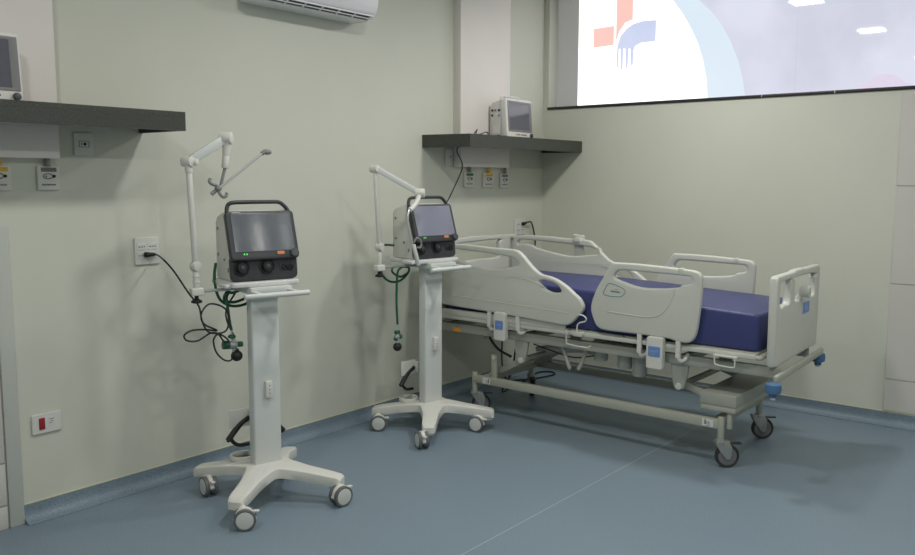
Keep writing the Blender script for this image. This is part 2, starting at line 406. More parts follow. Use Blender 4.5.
def wall_plate(name, x0, x1, z0, z1, label, cat, kind, grp):
    r = empty(name, ((x0+x1)/2, -.01, z0), label, cat, grp)
    MB().plate([rrect(x0, z0, x1, z1, .005)], .010, M['white'], XZ(-.0062), .0025).out('cover_plate', r)
    cx, cz = (x0+x1)/2, (z0+z1)/2
    if kind == 'quad':
        for i, (dx, dz) in enumerate(((-.030, .020), (.026, .020), (-.030, -.022), (.026, -.022))):
            m = MB().plate([rrect(cx+dx-.024, cz+dz-.015, cx+dx+.024, cz+dz+.015, .004)], .003, M['white2'], XZ(-.0122), .0008, 0)
            for k in (-1, 0, 1): m.box((cx+dx+k*.013-.004, -.0145, cz+dz-.002), (cx+dx+k*.013+.004, -.0135, cz+dz+.002), M['ink'])
            m.out('socket', r)
    elif kind == 'red':
        MB().box((cx-.036, -.015, cz-.026), (cx-.010, -.0105, cz+.026), M['red'], .002).out('rocker_switch', r)
        m = MB().plate([rrect(cx+.008, cz-.022, cx+.034, cz+.024, .003)], .002, M['white2'], XZ(-.0118), .0005, 0)
        for a, b in ((.012, .014), (.022, .014), (.017, .004), (.012, -.004)): m.box((cx+a, -.0138, cz+b), (cx+a+.008, -.0125, cz+b+.003), M['inkgrey'])
        m.out('socket', r)
    elif kind == 'one':
        m = MB().plate([rrect(cx-.024, cz-.014, cx+.024, cz+.014, .003), rrect(cx-.022, cz-.012, cx+.022, cz+.012, .003)], .003, M['inkgrey'], XZ(-.0122), .0004, 0)
        m.cyl((cx+.004, -.0110, cz), (cx+.004, -.0135, cz), .0065, M['ink']).box((cx-.012, -.013, cz-.006), (cx-.009, -.0112, cz+.006), M['inkgrey'])
        m.out('socket', r)
    elif kind == 'dot':
        MB().cyl((cx+.01, -.0110, cz+.006), (cx+.01, -.0135, cz+.006), .005, M['ink']).out('socket', r)
    return r
wall_plate('power_outlet', -3.495, -3.365, 1.090, 1.220, 'square white power outlet with a black plug, left of the nearer cart', 'power outlet', 'quad', 'square power outlets')
wall_plate('power_outlet', -.385, -.245, 1.080, 1.200, 'square white power outlet with a black plug, above the far bed rail', 'power outlet', 'quad', 'square power outlets')
wall_plate('switch_plate', -4.013, -3.883, .382, .470, 'white plate with a red rocker switch, low on the wall at far left', 'switch plate', 'red', 'plates with a red switch')
wall_plate('switch_plate', -.745, -.60, .345, .430, 'white plate with a red rocker switch, low on the wall under the bed head', 'switch plate', 'red', 'plates with a red switch')
wall_plate('socket_plate', -3.765, -3.675, 1.600, 1.700, 'white socket plate tucked under the left shelf', 'socket plate', 'one', 'socket plates under the shelves')
wall_plate('socket_plate', -1.20, -1.125, 1.59, 1.70, 'white socket plate tucked under the corner shelf', 'socket plate', 'dot', 'socket plates under the shelves')

# air conditioner
r = empty('air_conditioner', (-2.45, -.1, 2.40), 'white split air conditioner high on the wall, above the nearer cart', 'air conditioner')
prof = [(-.002, 2.40), (-.13, 2.40), (-.17, 2.412), (-.198, 2.435), (-.215, 2.475), (-.222, 2.54), (-.215, 2.66), (-.195, 2.685), (-.002, 2.69)]
MB().prism(prof, frame((-2.86, 0, 0), (0, 1, 0), (0, 0, 1)), .815, M['ac'], .012).out('casing', r)
u = V((0, -.068, .035)).normalized()
X = frame((-2.45, -.1595, 2.4090), (1, 0, 0), tuple(u)) @ Matrix.Translation((0, .013, 0)) @ Matrix.Diagonal((1, .8, 1, 1))
MB().box((-.36, -.026, -.003), (.36, .030, .004), M['acdark'], .002, X=X).out('air_slot', r)
for k in range(7):
    xk = -.36+.12*k
    MB().box((xk-.004, -.026, .003), (xk+.004, .030, .012), M['ac'], .001, X=X).out('louvre_blade', r)
MB().box((-.37, .002, .006), (.37, .008, .013), M['ac'], .001, X=X).box((-.38, .030, .002), (.38, .037, .012), M['ac'], .002, X=X).out('louvre_frame', r)

# ------------------------------------------------------------------ patient monitors
def monitor(label):
    """local frame: base centre of the screen's front edge at the origin, front towards -y"""
    r = empty('patient_monitor', (0, 0, 0), label, 'monitor', 'patient monitors on the shelves')
    lean = Matrix.Rotation(math.radians(-4), 4, 'X')
    m = MB(); X = lean @ XZ(.0)
    m.plate([rrect(-.172, .004, .172, .275, .016)], .045, M['monw'], lean @ XZ(.022), .006)
    m.out('front_housing', r)
    side = [(.04, .004), (.140, .004), (.150, .02), (.150, .215), (.135, .245), (.06, .262), (.04, .262)]
    MB().prism(side, frame((-.165, 0, 0), (0, 1, 0), (0, 0, 1)), .33, M['monw'], .006).out('casing', r)
    MB().plate([rrect(-.152, .045, .162, .257, .004), rrect(-.136, .057, .128, .243, .003)], .004, M['bezel'], lean @ XZ(-.0012), .001).out('bezel', r)
    MB().plate([rrect(-.138, .055, .130, .245, .002)], .002, M['lcd2'], lean @ XZ(-.0012), .0005, 0).out('screen', r)
    m = MB()
    for i, x in enumerate((-.06, -.035, -.015, .015, .035, .055, .075)):
        MB().box((x-.006, -.005, .022), (x+.006, .0, .030), M['orange'] if i == 0 else M['bezel'], .001, X=lean).out('button', r)
    MB().cyl((-.125, -.004, .032), (-.125, .0, .032), .003, M['led'], X=lean).out('indicator_light', r)
    m.cyl((-.02, -.002, .266), (-.02, .0, .266), .004, M['bluelab2'], X=lean)
    m.out('badge', r)
    MB().cyl((.142, -.016, .024), (.142, .0, .024), .015, M['dark2'], bev=.003, X=lean).out('knob', r)
    m = MB()
    for y, z, c in ((.075, .19, 'ink'), (.105, .19, 'greym'), (.13, .19, 'ink'), (.075, .155, 'bluelab'), (.13, .155, 'ink')):
        m.cyl((-.169, y, z), (-.165, y, z), .008, M[c])
    m.out('connector_group', r)
    MB().plate([rrect(.065, .03, .125, .085, .003)], .003, M['paper'], YZ(-.1655), .0005, 0).out('rating_label', r)
    MB().tube([(-.12, .09, .255), (-.11, .09, .285), (-.08, .09, .292), (.08, .09, .292), (.11, .09, .285), (.12, .09, .255)], .008, M['monw'], 10, 4).out('carry_handle', r)
    return r
m1 = monitor('grey-screened patient monitor on the corner shelf')
m1.location = (-.632, -.225, 1.7865); m1.rotation_euler[2] = math.radians(3)
m2 = dup(m1); m2['label'] = 'patient monitor on the left shelf, cut off by the edge of the photo'
m2.location = (-4.235, -.225, 1.7935); m2.rotation_euler[2] = math.radians(3)

# small lead ends lying on the corner shelf
lead = MB().tube([(-1.30, -.33, 1.7905), (-1.28, -.335, 1.812), (-1.27, -.33, 1.815), (-1.255, -.31, 1.7905), (-1.20, -.30, 1.7905), (-1.16, -.31, 1.804), (-1.12, -.30, 1.806), (-1.08, -.28, 1.7905), (-1.0, -.27, 1.7905), (-.92, -.25, 1.797), (-.83, -.19, 1.80), (-.805, -.12, 1.80)], .0035, M['cable'], 8, 6)
tag(lead.out('monitor_lead'), 'dark thin lead lying on the corner shelf beside the monitor', 'cable')

# ------------------------------------------------------------------ ventilator cart (front towards -y, origin on the floor)
def cart_root(label):
    r = empty('ventilator_cart', (0, 0, 0), label, 'medical cart', 'white ventilator carts')
    # star-shaped base
    cy = .062; pts = []
    ang = [-136.0, -47.5, 48.5, 132.3]
    for i, a in enumerate(ang):
        a0 = math.radians(a); d = V((math.cos(a0), math.sin(a0))); n = V((-d.y, d.x)); L = (.374, .368, .392, .372)[i]
        for s_, w_ in ((.20, -.048), (.28, -.043), (.335, -.040), (.366, -.034), (L, -.018), (L, .018), (.366, .034), (.335, .040), (.28, .043), (.20, .048)):
            p = d*s_+n*w_; pts.append((p.x, p.y+cy))
        nb = ang[(i+1) % 4]+(360 if i == 3 else 0); am = math.radians((a+nb)/2)
        rb = .112 if i != 2 else .17
        for da in (-12, 0, 12):
            q = am+math.radians(da); rr_ = rb*(1+.10*abs(da)/12); pts.append((rr_*math.cos(q), cy+rr_*math.sin(q)))
    pts = sm(pts, 3)
    t = bmesh.new()
    def ztop(x, y):
        d = math.hypot(x, y-cy); return .166-.046*max(0, d-.10)/.30
    rows = []
    for sc_, dz in ((.25, 0), (.6, 0), (.9, 0), (.975, -.003), (1., -.012)):
        rows.append([t.verts.new((x*sc_, cy+(y-cy)*sc_, ztop(x*sc_, cy+(y-cy)*sc_)+dz)) for x, y in pts])
    for sc_, z_ in ((1., -.046), (.96, -.05), (.4, -.05)):
        rows.append([t.verts.new((x*sc_, cy+(y-cy)*sc_, ztop(x*sc_, cy+(y-cy)*sc_)+z_)) for x, y in pts])
    n = len(pts)
    for a, b in zip(rows, rows[1:]):
        for k in range(n): t.faces.new((a[k], a[(k+1) % n], b[(k+1) % n], b[k]))
    for ring, z_ in ((rows[0], .166), (rows[-1], .116)):
        c = t.verts.new((0, cy, z_))
        for k in range(n): t.faces.new((ring[k], ring[(k+1) % n], c))
    bmesh.ops.recalc_face_normals(t, faces=t.faces[:])
    m = MB(); m._merge(t, M['white']); m.out('base', r)
    m = MB().plate([rrect(-.066, .055, .070, .118, .010)], .83, M['white2'], Matrix.Translation((0, 0, .166+.4075)), .003)
    m.out('column', r)
    # tray, rails, handle
    MB().plate([rrect(-.176, -.005, .152, .265, .018)], .022, M['white2'], Matrix.Translation((0, 0, 1.024)), .005).plate([rrect(-.20, .02, -.17, .12, .01)], .018, M['white2'], Matrix.Translation((0, 0, 1.02)), .005).out('tray', r)
    MB().box((-.10, -.03, .982), (.10, .20, 1.0125), M['white2'], .004).out('mounting_bracket', r)
    h = MB().cyl((-.158, -.098, .984), (.152, -.098, .984), .0125, M['white2'], bev=.004)
    h.box((-.10, -.098, .984), (-.075, -.02, .998), M['white2'], .004).box((.075, -.098, .984), (.10, -.02, .998), M['white2'], .004)
    h.out('push_handle', r)
    MB().box((-.285, .088, .993), (-.10, .112, 1.005), M['zinc'], .003).out('side_rail', r)
    # socket plate on the column
    m = MB().box((-.012, .034, .483), (.022, .0555, .562), M['white'], .004)
    for z in (.505, .522, .542): m.cyl((.006, .0325, z), (.006, .0345, z), .003, M['inkgrey'], seg=10)
    m.out('socket_strip', r)
    # cable hooks behind the column
    m = MB().box((-.13, .20, .315), (-.01, .212, .405), M['white'], .006).box((-.03, .164, .33), (.03, .215, .39), M['white'], .004)
    m.out('hook_plate', r)
    for s_ in (-1, 1):
        MB().tube([(s_*.03, .205, .358), (s_*.07, .205, .335), (s_*.105, .20, .302), (s_*.142, .195, .262)], .014, M['black'], 10, 6).tube([(s_*.142, .195, .262), (s_*.122, .205, .262), (s_*.11, .205, .245), (s_*.08, .21, .226), (s_*.03, .215, .222)], .009, M['black'], 10, 6).out('cable_hook', r)
    # bottle ring on the rear of the base
    m = MB().plate([[( .0+.062*math.cos(2*PI*k/36), .06*math.sin(2*PI*k/36)) for k in range(36)], [(.048*math.cos(2*PI*k/36), .046*math.sin(2*PI*k/36)) for k in range(36)]], .022, M['white'], Matrix.Translation((-.062, .215, .166)), .003)
    m.cyl((-.062, .215, .150), (-.062, .215, .156), .05, M['inkgrey']); m.out('bottle_ring', r)
    return r

def twin_caster(r, leg, contact, axle_deg):
    """white hooded caster: housing under the leg tip, wheel disc with grey tyre; all in the cart's local frame"""
    a = math.radians(axle_deg); ax = V((math.cos(a), math.sin(a), 0)); R_ = .0475
    c = V((contact[0], contact[1], R_))
    lg = V((leg[0], leg[1], 0))
    h = MB()
    h.cyl((lg.x, lg.y, .062), (lg.x, lg.y, .112), .027, M['white'], r2=.03, bev=.004)
    d = (V((c.x, c.y, 0))-lg)
    # hood between the two wheels
    X = frame(c, tuple(V((0, 0, 1)).cross(ax)), (0, 0, 1))
    hood = [(.044*math.cos(math.radians(q)), .051*math.sin(math.radians(q))) for q in range(-10, 191, 20)]
    h.plate([sm(hood, 2)], .022, M['white'], X, .004)
    q = V((c.x, c.y, .075)); h.tube([(lg.x, lg.y, .085), tuple((V((lg.x, lg.y, .083))+q)/2), tuple(q)], .021, M['white'], 12, 3)
    ho = h.out('caster_housing', r)
    for s_ in (-1, 1):
        w_ = MB(); X = frame(c+ax*(s_*.021), tuple(V((0, 0, 1)).cross(ax)), (0, 0, 1))
        circ = lambda rad: [(rad*math.cos(2*PI*k/40), rad*math.sin(2*PI*k/40)) for k in range(40)]
        w_.plate([circ(R_), circ(.037)], .020, M['tyre'], X, .004)
        w_.plate([circ(.038)], .021, M['disc'], X, .003)
        w_.out('wheel', r)
    pd = MB(); t_ = V((0, 0, 1)).cross(ax); p = c+V((0, 0, .03))
    pd.box((.035, -.010, -.004), (.062, .010, .005), M['white'], .003, X=frame(p, tuple(t_), tuple(ax)))
    pd.out('brake_pedal', r)

TIP = {'fl': (-.238, -.172), 'fr': (.225, -.184), 'bl': (-.226, .314), 'br': (.226, .314)}
def loc_in(o, deg, p):
    a = math.radians(deg); dx = p[0]-o[0]; dy = p[1]-o[1]
    return (dx*math.cos(a)+dy*math.sin(a), -dx*math.sin(a)+dy*math.cos(a))

def ventilator(label):
    """ventilator unit in the cart's local frame"""
    r = empty('ventilator', (0, .14, 1.0355), label, 'ventilator', 'ventilators on the carts')
    B = 1.036
    side = [(.052, B), (.245, B), (.255, B+.01), (.255, 1.298), (.235, 1.325), (.125, 1.356), (.108, 1.350), (.056, 1.15)]
    MB().prism(side, frame((-.150, 0, 0), (0, 1, 0), (0, 0, 1)), .30, M['white'], .006).out('casing', r)
    # vents and ports on the side
    m = MB()
    for y, z in ((.15, 1.13), (.225, 1.27), (.225, 1.15)): m.cyl((-.153, y, z), (-.1495, y, z), .007, M['greym'], seg=14)
    m.box((-.152, .10, 1.075), (-.1495, .112, 1.095), M['inkgrey']); m.out('side_port', r)
    # lower control panel, leaning a little
    a = math.atan2(.010, .10); ex = (1, 0, 0); ey = (0, math.sin(a), math.cos(a))
    XP = frame((0, .046, B+.004), ex, ey)
    MB().plate([rrect(-.164, -.003, .160, .115, .024)], .026, M['dark'], XP, .005).out('control_panel', r)
    def knob(x, y, R1, R2):
        m = MB(); XK = XP @ Matrix.Translation((x, y, .0))
        m.lathe([(R1, .012), (R1, .016), (R1*.86, .0175), (R1*.84, .0145), (R1*.62, .0145), (R1*.60, .030), (R1*.50, .034), (.0, .034)], M['black'], X=XK)
        m.lathe([(R2, .033), (R2, .0355), (R2*.7, .0365), (0, .0365)], M['dark2'], X=XK)
        m.out('breathing_port', r)
    knob(-.116, .058, .039, .010); knob(.006, .060, .038, .010)
    m = MB()
    for x, y, q in ((.092, .050, .013), (.122, .050, .016)): m.lathe([(q, .012), (q, .018), (q*.7, .020), (q*.65, .017), (0, .017)], M['black'], X=XP @ Matrix.Translation((x, y, 0)))
    m.plate([rrect(.072, .028, .144, .074, .02), rrect(.076, .031, .141, .071, .018)], .003, M['dark2'], XP @ Matrix.Translation((0, 0, .0135)), .001)
    m.out('small_port', r)
    # screen housing, leaning back further
    a = math.atan2(.068, .215); ey = (0, math.sin(a), math.cos(a))
    XS = frame((0, .030, 1.137), ex, ey)
    hs = MB().plate([[(p[0]*(1+.02*0), p[1]) for p in rrect(-.168, -.006, .162, .222, .018)]], .032, M['dark'], XS, .006); hs.out('screen_housing', r)
    MB().plate([rrect(-.146, .030, .143, .209, .004)], .003, M['lcd1'], XS @ Matrix.Translation((0, 0, .0165)), .0008, 1).out('screen', r)
    MB().plate([rrect(.052, .013, .088, .028, .005)], .004, M['orbtn'], XS @ Matrix.Translation((0, 0, .0165)), .001).out('alarm_button', r)
    m = MB()
    for x in (-.106, -.094): m.plate([rrect(x-.003, .016, x+.003, .024, .001)], .003, M['led'], XS @ Matrix.Translation((0, 0, .0165)), .0005, 0)
    m.out('status_light', r)
    MB().lathe([(.021, .0), (.021, .022), (.017, .026), (0, .026)], M['dark2'], X=XS @ Matrix.Translation((.136, .016, .004))).out('encoder_knob', r)
    m = MB(); rg = random.Random(5); x = -.138
    while x < -.10: q = rg.uniform(.003, .005); m.box((x, .212, .0155), (x+q, .2155, .0165), M['disc'], X=XS); x += q+.0015
    x = .10
    while x < .13: q = rg.uniform(.003, .005); m.box((x, .212, .0155), (x+q, .2145, .0165), M['inkgrey'], X=XS); x += q+.0015
    m.out('lettering', r)
    # carrying handle
    y0 = .112
    MB().tube([(-.150, .060, 1.20), (-.152, .085, 1.30), (-.150, y0-.005, 1.352), (-.142, y0, 1.378), (-.122, y0, 1.390), (-.06, y0, 1.392), (.06, y0, 1.392), (.104, y0, 1.390), (.128, y0, 1.376), (.148, y0-.004, 1.350), (.152, .085, 1.30), (.150, .060, 1.20)], .0095, M['dark'], 12, 4).out('carry_handle', r)
    return r

def joint(m, c, ax, r=.019, h=.034, mt=None):
    c = V(c); ax = V(ax).normalized()
    m.cyl(c-ax*h/2, c+ax*h/2, r, mt or M['white'], bev=.004)

def place(o, origin, deg):
    """move a thing built in the cart frame to the cart's spot"""
    a = math.radians(deg); R3 = Matrix.Rotation(a, 4, 'Z'); o.location = V((*origin, 0)) + R3 @ V(o.location); o.rotation_euler[2] = a
    return o

O1, D1 = (-3.2, -.63), -14.9
O2, D2 = (-1.851, -.510), -7.4
# cart 1
c1 = cart_root('white ventilator cart on casters, the nearer one, left of the bedside cart')
c2 = dup(c1); c2['label'] = 'white ventilator cart on casters, standing beside the head of the bed'
for root, O, D, spec in ((c1, O1, D1, (('fl', (-3.493, -.799), -128), ('fr', (-3.044, -.918), -98), ('bl', (-3.357, -.341), 168), ('br', (-2.955, -.42), -60))),
                         (c2, O2, D2, (('fl', (-2.175, -.652), 150), ('fr', (-1.722, -.692), -166), ('bl', (-2.085, -.225), -138), ('br', (-1.60, -.27), -80)))):
    for k, p, ad in spec:
        lp = loc_in(O, D, p); tp = TIP[k]
        d = V((lp[0]-tp[0], lp[1]-tp[1])); 
        if d.length > .095: d = d.normalized()*.095
        twin_caster(root, tp, (tp[0]+d.x, tp[1]+d.y), ad-D)
    place(root, O, D)
v1 = ventilator('white and charcoal ventilator on the nearer cart, screen under wrinkled film')
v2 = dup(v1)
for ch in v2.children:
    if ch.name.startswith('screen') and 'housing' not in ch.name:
        ch.data = ch.data.copy(); ch.data.materials[0] = M['lcd1_reflection']
v2['label'] = 'white and charcoal ventilator on the cart beside the bed'
place(v1, O1, D1); place(v2, O2, D2)

# support arm 1
def arm_base(r, x, y, zb):
    MB().plate([rrect(x-.028, y-.022, x+.030, y+.022, .008)], .034, M['white'], Matrix.Translation((0, 0, 1.0-.001)), .005).out('rail_clamp', r)
    MB().cyl((x, y, .965), (x, y, .983), .009, M['black']).lathe([(.012, .0), (.024, .004), (.024, .012), (.014, .018), (.009, .022)], M['black'], X=Matrix.Translation((x, y, .946))).out('clamp_knob', r)
r = empty('support_arm', (-.30, .1, .95), 'white jointed support arm on the nearer cart, grey metal rod pointing right', 'support arm', 'jointed circuit support arms')
ax, ay = -.302, .10
arm_base(r, ax, ay, .95)
m = MB().cyl((ax, ay, 1.016), (ax, ay, 1.09), .0135, M['white'], bev=.002); joint(m, (ax, ay, 1.112), (.4, -.9, 0), .023, .034)
m.cyl((ax, ay, 1.04), (ax, ay, 1.046), .0165, M['white']).cyl((ax, ay, 1.065), (ax, ay, 1.071), .0165, M['white'])
m.out('lower_joint', r)
MB().cyl((ax, ay, 1.125), (-.318, ay, 1.53), .0145, M['white'], r2=.013, bev=.002).out('upright_tube', r)
m = MB(); joint(m, (-.322, ay, 1.572), (.55, -.83, 0), .022, .05); m.cyl((-.318, ay, 1.525), (-.320, ay, 1.565), .0165, M['white']); joint(m, (-.298, ay, 1.570), (.55, -.83, 0), .014, .05); m.out('elbow_joint', r)
m = MB(); d = V((-.150, .1, 1.676))-V((-.305, .1, 1.580)); X = frame((-.305, .1, 1.580), tuple(d), (0, 1, 0)); m.box((0, -.012, -.020), (d.length, .012, .020), M['white2'], .006, X=X); m.out('upper_beam', r)
m = MB(); joint(m, (-.146, .1, 1.678), (.75, -.66, 0), .027, .056); m.cyl((-.140, .1, 1.665), (-.148, .1, 1.60), .022, M['white'], r2=.016).cyl((-.148, .1, 1.60), (-.154, .1, 1.545), .0165, M['white'], bev=.003); m.out('end_joint', r)
m = MB().cyl((-.154, .1, 1.55), (-.186, .09, 1.445), .007, M['greym']).cyl((-.222, .085, 1.432), (.034, .10, 1.622), .0055, M['chrome'])
m.out('metal_rod', r)
m = MB().cyl((-.226, .085, 1.43), (-.200, .085, 1.45), .009, M['greym']).tube([(-.232, .075, 1.498), (-.238, .07, 1.485), (-.225, .07, 1.474), (-.205, .078, 1.468), (-.196, .08, 1.452), (-.190, .075, 1.432), (-.178, .07, 1.418), (-.165, .07, 1.422), (-.160, .072, 1.436)], .0075, M['greym'], 10, 5)
m.ball((-.198, .08, 1.456), .014, M['greym']); m.out('hose_clip', r)
MB().ball((.048, .10, 1.621), .017, M['greym'], (1.3, .8, .75)).cyl((.022, .10, 1.613), (.040, .10, 1.625), .010, M['greym']).out('rod_tip', r)
place(r, O1, D1)

# support arm 2
r = empty('support_arm', (-.376, .1, .95), 'white jointed circuit support arm on the cart beside the bed, folded across its ventilator', 'support arm', 'jointed circuit support arms')
ax = -.374
arm_base(r, ax, ay, .95)
MB().box((ax, .088, .993), (-.27, .112, 1.005), M['zinc'], .003).out('clamp_bar', r)
m = MB().cyl((ax, ay, 1.016), (ax, ay, 1.09), .0135, M['white'], bev=.002); joint(m, (ax+.003, ay, 1.117), (.3, -.95, 0), .023, .04); m.out('lower_joint', r)
MB().cyl((ax+.003, ay, 1.13), (-.398, ay, 1.53), .0145, M['white'], r2=.013, bev=.002).out('upright_tube', r)
m = MB(); joint(m, (-.402, ay, 1.554), (.3, -.95, 0), .021, .05); m.out('elbow_joint', r)
m = MB(); p = V((-.392, .085, 1.552)); q = V((-.212, -.05, 1.425)); d = q-p; X = frame(p, tuple(d), tuple(V((0, 0, 1)).cross(d))); m.box((0, -.011, -.016), (d.length, .011, .016), M['white2'], .006, X=X); m.out('upper_beam', r)
m = MB(); joint(m, (-.204, -.055, 1.421), (.7, -.7, 0), .026, .056); m.tube([(-.210, -.06, 1.412), (-.245, -.075, 1.375), (-.285, -.09, 1.345), (-.318, -.10, 1.33)], .014, M['white'], 12, 4); m.out('end_joint', r)
MB().tube([(-.318, -.10, 1.335), (-.335, -.105, 1.30), (-.334, -.105, 1.24), (-.302, -.105, 1.137), (-.27, -.105, 1.035)], .0065, M['chrome'], 10, 6).out('metal_rod', r)
m = MB().cyl((-.300, -.11, 1.14), (-.262, -.11, 1.022), .011, M['white2'], bev=.002).tube([(-.300, -.112, 1.15), (-.285, -.12, 1.175), (-.262, -.12, 1.165), (-.250, -.12, 1.14), (-.262, -.12, 1.12), (-.280, -.12, 1.125)], .006, M['greym'], 10, 5); m.out('hose_clip', r)
place(r, O2, D2)

# gas hoses
def hose(O, D, label, path, loops, valve, fit):
    r = empty('gas_hose', (path[0][0], .1, .70), label, 'gas hose', 'green gas hoses')
    m = MB().tube(path, .0068, M['green'], 10, 6); m.out('drop_hose', r)
    MB().tube(loops, .0068, M['green'], 10, 6).out('coiled_hose', r)
    x, y, z = valve
    if fit == 0:
        m = MB().cyl((x-.006, y, z+.082), (x-.010, y, z+.035), .0045, M['chrome']); m.out('hose_nipple', r)
        m = MB().cyl((x-.052, y, z+.004), (x-.020, y, z+.002), .020, M['green'], bev=.004).ball((x-.007, y, z+.040), .017, M['green'], (1.1, 1, .6)).box((x+.018, y-.012, z-.012), (x+.044, y+.012, z+.012), M['green'], .005, X=None); m.out('valve_cap', r)
        m = MB().cyl((x-.024, y, z+.002), (x+.014, y, z-.002), .019, M['zinc'], bev=.003).cyl((x, y, z+.03), (x+.004, y, z-.035), .010, M['chrome']); m.out('valve_body', r)
        MB().ball((x+.012, y-.005, z-.052), .027, M['black'], (1, 1, .95)).cyl((x+.012, y-.005, z-.030), (x+.010, y-.005, z-.022), .012, M['black']).out('valve_knob', r)
    else:
        MB().cyl((x, y, z+.06), (x, y, z+.01), .0045, M['chrome']).out('hose_nipple', r)
        MB().cyl((x-.016, y, z+.004), (x+.014, y, z+.004), .012, M['green'], bev=.003).box((x-.022, y-.01, z-.045), (x+.0, y+.01, z-.025), M['green'], .005).ball((x+.018, y, z-.022), .016, M['green']).out('valve_cap', r)
        MB().cyl((x, y, z), (x, y, z-.06), .010, M['chrome']).cyl((x-.018, y, z-.025), (x+.02, y, z-.022), .012, M['zinc'], bev=.003).out('valve_body', r)
        MB().ball((x, y, z-.082), .026, M['black']).out('valve_knob', r)
    return place(r, O, D)
hose(O1, D1, 'green gas hose with a black-knobbed valve, hanging behind the nearer cart',
     [(-.13, .17, .968), (-.150, .14, .955), (-.148, .13, .90), (-.142, .128, .84), (-.136, .125, .805)],
     [(-.166, .22, 1.11), (-.176, .215, 1.05), (-.175, .20, .985), (-.155, .195, .935), (-.10, .195, .905), (-.03, .197, .912), (.0, .20, .95), (-.04, .21, .975), (-.10, .195, .968), (-.13, .185, .975), (-.145, .18, .94), (-.10, .182, .925), (-.04, .182, .94), (-.01, .185, .965)],
     (-.128, .125, .735), 0)
hose(O2, D2, 'green gas hose with a black-knobbed valve, hanging by the cart beside the bed',
     [(-.16, .14, .99), (-.222, .10, .985), (-.243, .10, .95), (-.250, .10, .80), (-.243, .10, .66)],
     [(-.17, .22, 1.11), (-.255, .205, 1.115), (-.30, .19, 1.08), (-.31, .18, 1.02), (-.295, .175, .95), (-.24, .175, .905), (-.17, .175, .90), (-.11, .178, .93), (-.085, .18, .97), (-.13, .19, .985), (-.19, .20, .985), (-.205, .19, .955), (-.15, .185, .925), (-.09, .19, .94)],
     (-.245, .10, .61), 1)

# power cables
def W_(O, D, p):
    a = math.radians(D); return (O[0]+p[0]*math.cos(a)-p[1]*math.sin(a), O[1]+p[0]*math.sin(a)+p[1]*math.cos(a), p[2])
P1 = [(-.435, .12, 1.147), (-.394, .11, 1.093), (-.340, .09, 0.996), (-.297, .09, .934), (-.285, .09, .87), (-.26, .09, .817), (-.214, .09, .803), (-.171, .095, .813), (-.156, .105, .862), (-.164, .11, .904), (-.205, .11, .931), (-.251, .105, .935), (-.284, .10, .895), (-.272, .10, .85), (-.214, .10, .815),
      (-.269, .11, .823), (-.328, .11, .824), (-.36, .11, .805), (-.347, .11, .781), (-.298, .11, .776), (-.237, .105, .806), (-.19, .095, .79), (-.165, .085, .762), (-.19, .08, .765), (-.215, .08, .80), (-.235, .08, .785), (-.238, .08, .76), (-.226, .08, .717), (-.194, .08, .681), (-.16, .085, .672), (-.125, .15, .68), (-.10, .18, .75), (-.14, .165, .84), (-.13, .19, .90), (-.06, .22, .985), (-.03, .262, 1.08)]
wp = [(-3.427, -.025, 1.137), (-3.40, -.035, 1.136)]+[W_(O1, D1, p) for p in P1[:-1]]
r = empty('power_cable', (-3.4, -.1, .7), 'black power cable looped from the square outlet to the nearer cart', 'cable', 'black power cables')
MB().tube(wp, .0042, M['cable'], 8, 6).out('cord', r)
MB().cyl((-3.452, -.030, 1.138), (-3.405, -.034, 1.137), .013, M['black'], r2=.008, bev=.003).box((-3.455, -.034, 1.126), (-3.433, -.0165, 1.150), M['black'], .004).out('plug', r)
r = empty('power_cable', (-.3, -.1, .02), 'black power cable from the wall outlet down behind the bed to the floor', 'cable', 'black power cables')
MB().tube([(-.285, -.028, 1.165), (-.235, -.035, 1.175), (-.19, -.03, 1.165), (-.155, -.03, 1.09), (-.138, -.03, .99), (-.20, -.035, .82), (-.36, -.04, .70), (-.54, -.06, .55), (-.62, -.07, .25), (-.60, -.09, .03), (-.50, -.16, .0075), (-.36, -.23, .0075), (-.20, -.26, .0075), (-.13, -.20, .0075), (-.18, -.13, .0075), (-.32, -.14, .0075), (-.50, -.20, .0075), (-.72, -.24, .0075), (-.90, -.28, .02), (-.96, -.40, .18), (-1.0, -.46, .36), (-1.04, -.5, .47)], .006, M['cable'], 8, 8).out('cord', r)
MB().box((-.305, -.034, 1.150), (-.282, -.0165, 1.176), M['black'], .004).cyl((-.300, -.030, 1.164), (-.262, -.032, 1.168), .012, M['black'], r2=.008, bev=.003).out('plug', r)
# monitor cable
m = MB().tube([(-1.20, -.20, 1.764), (-1.21, -.17, 1.73), (-1.222, -.13, 1.705), (-1.20, -.11, 1.675), (-1.158, -.10, 1.64), (-1.135, -.10, 1.60), (-1.140, -.10, 1.56), (-1.175, -.10, 1.505), (-1.235, -.11, 1.44), (-1.305, -.13, 1.38), (-1.40, -.17, 1.325), (-1.48, -.23, 1.285), (-1.50, -.25, 1.25), (-1.53, -.28, 1.215), (-1.58, -.31, 1.195), (-1.685, -.33, 1.19)], .0042, M['cable'], 8, 8)
tag(m.out('monitor_cable'), 'thin black cable hanging from the corner shelf to the ventilator below', 'cable')

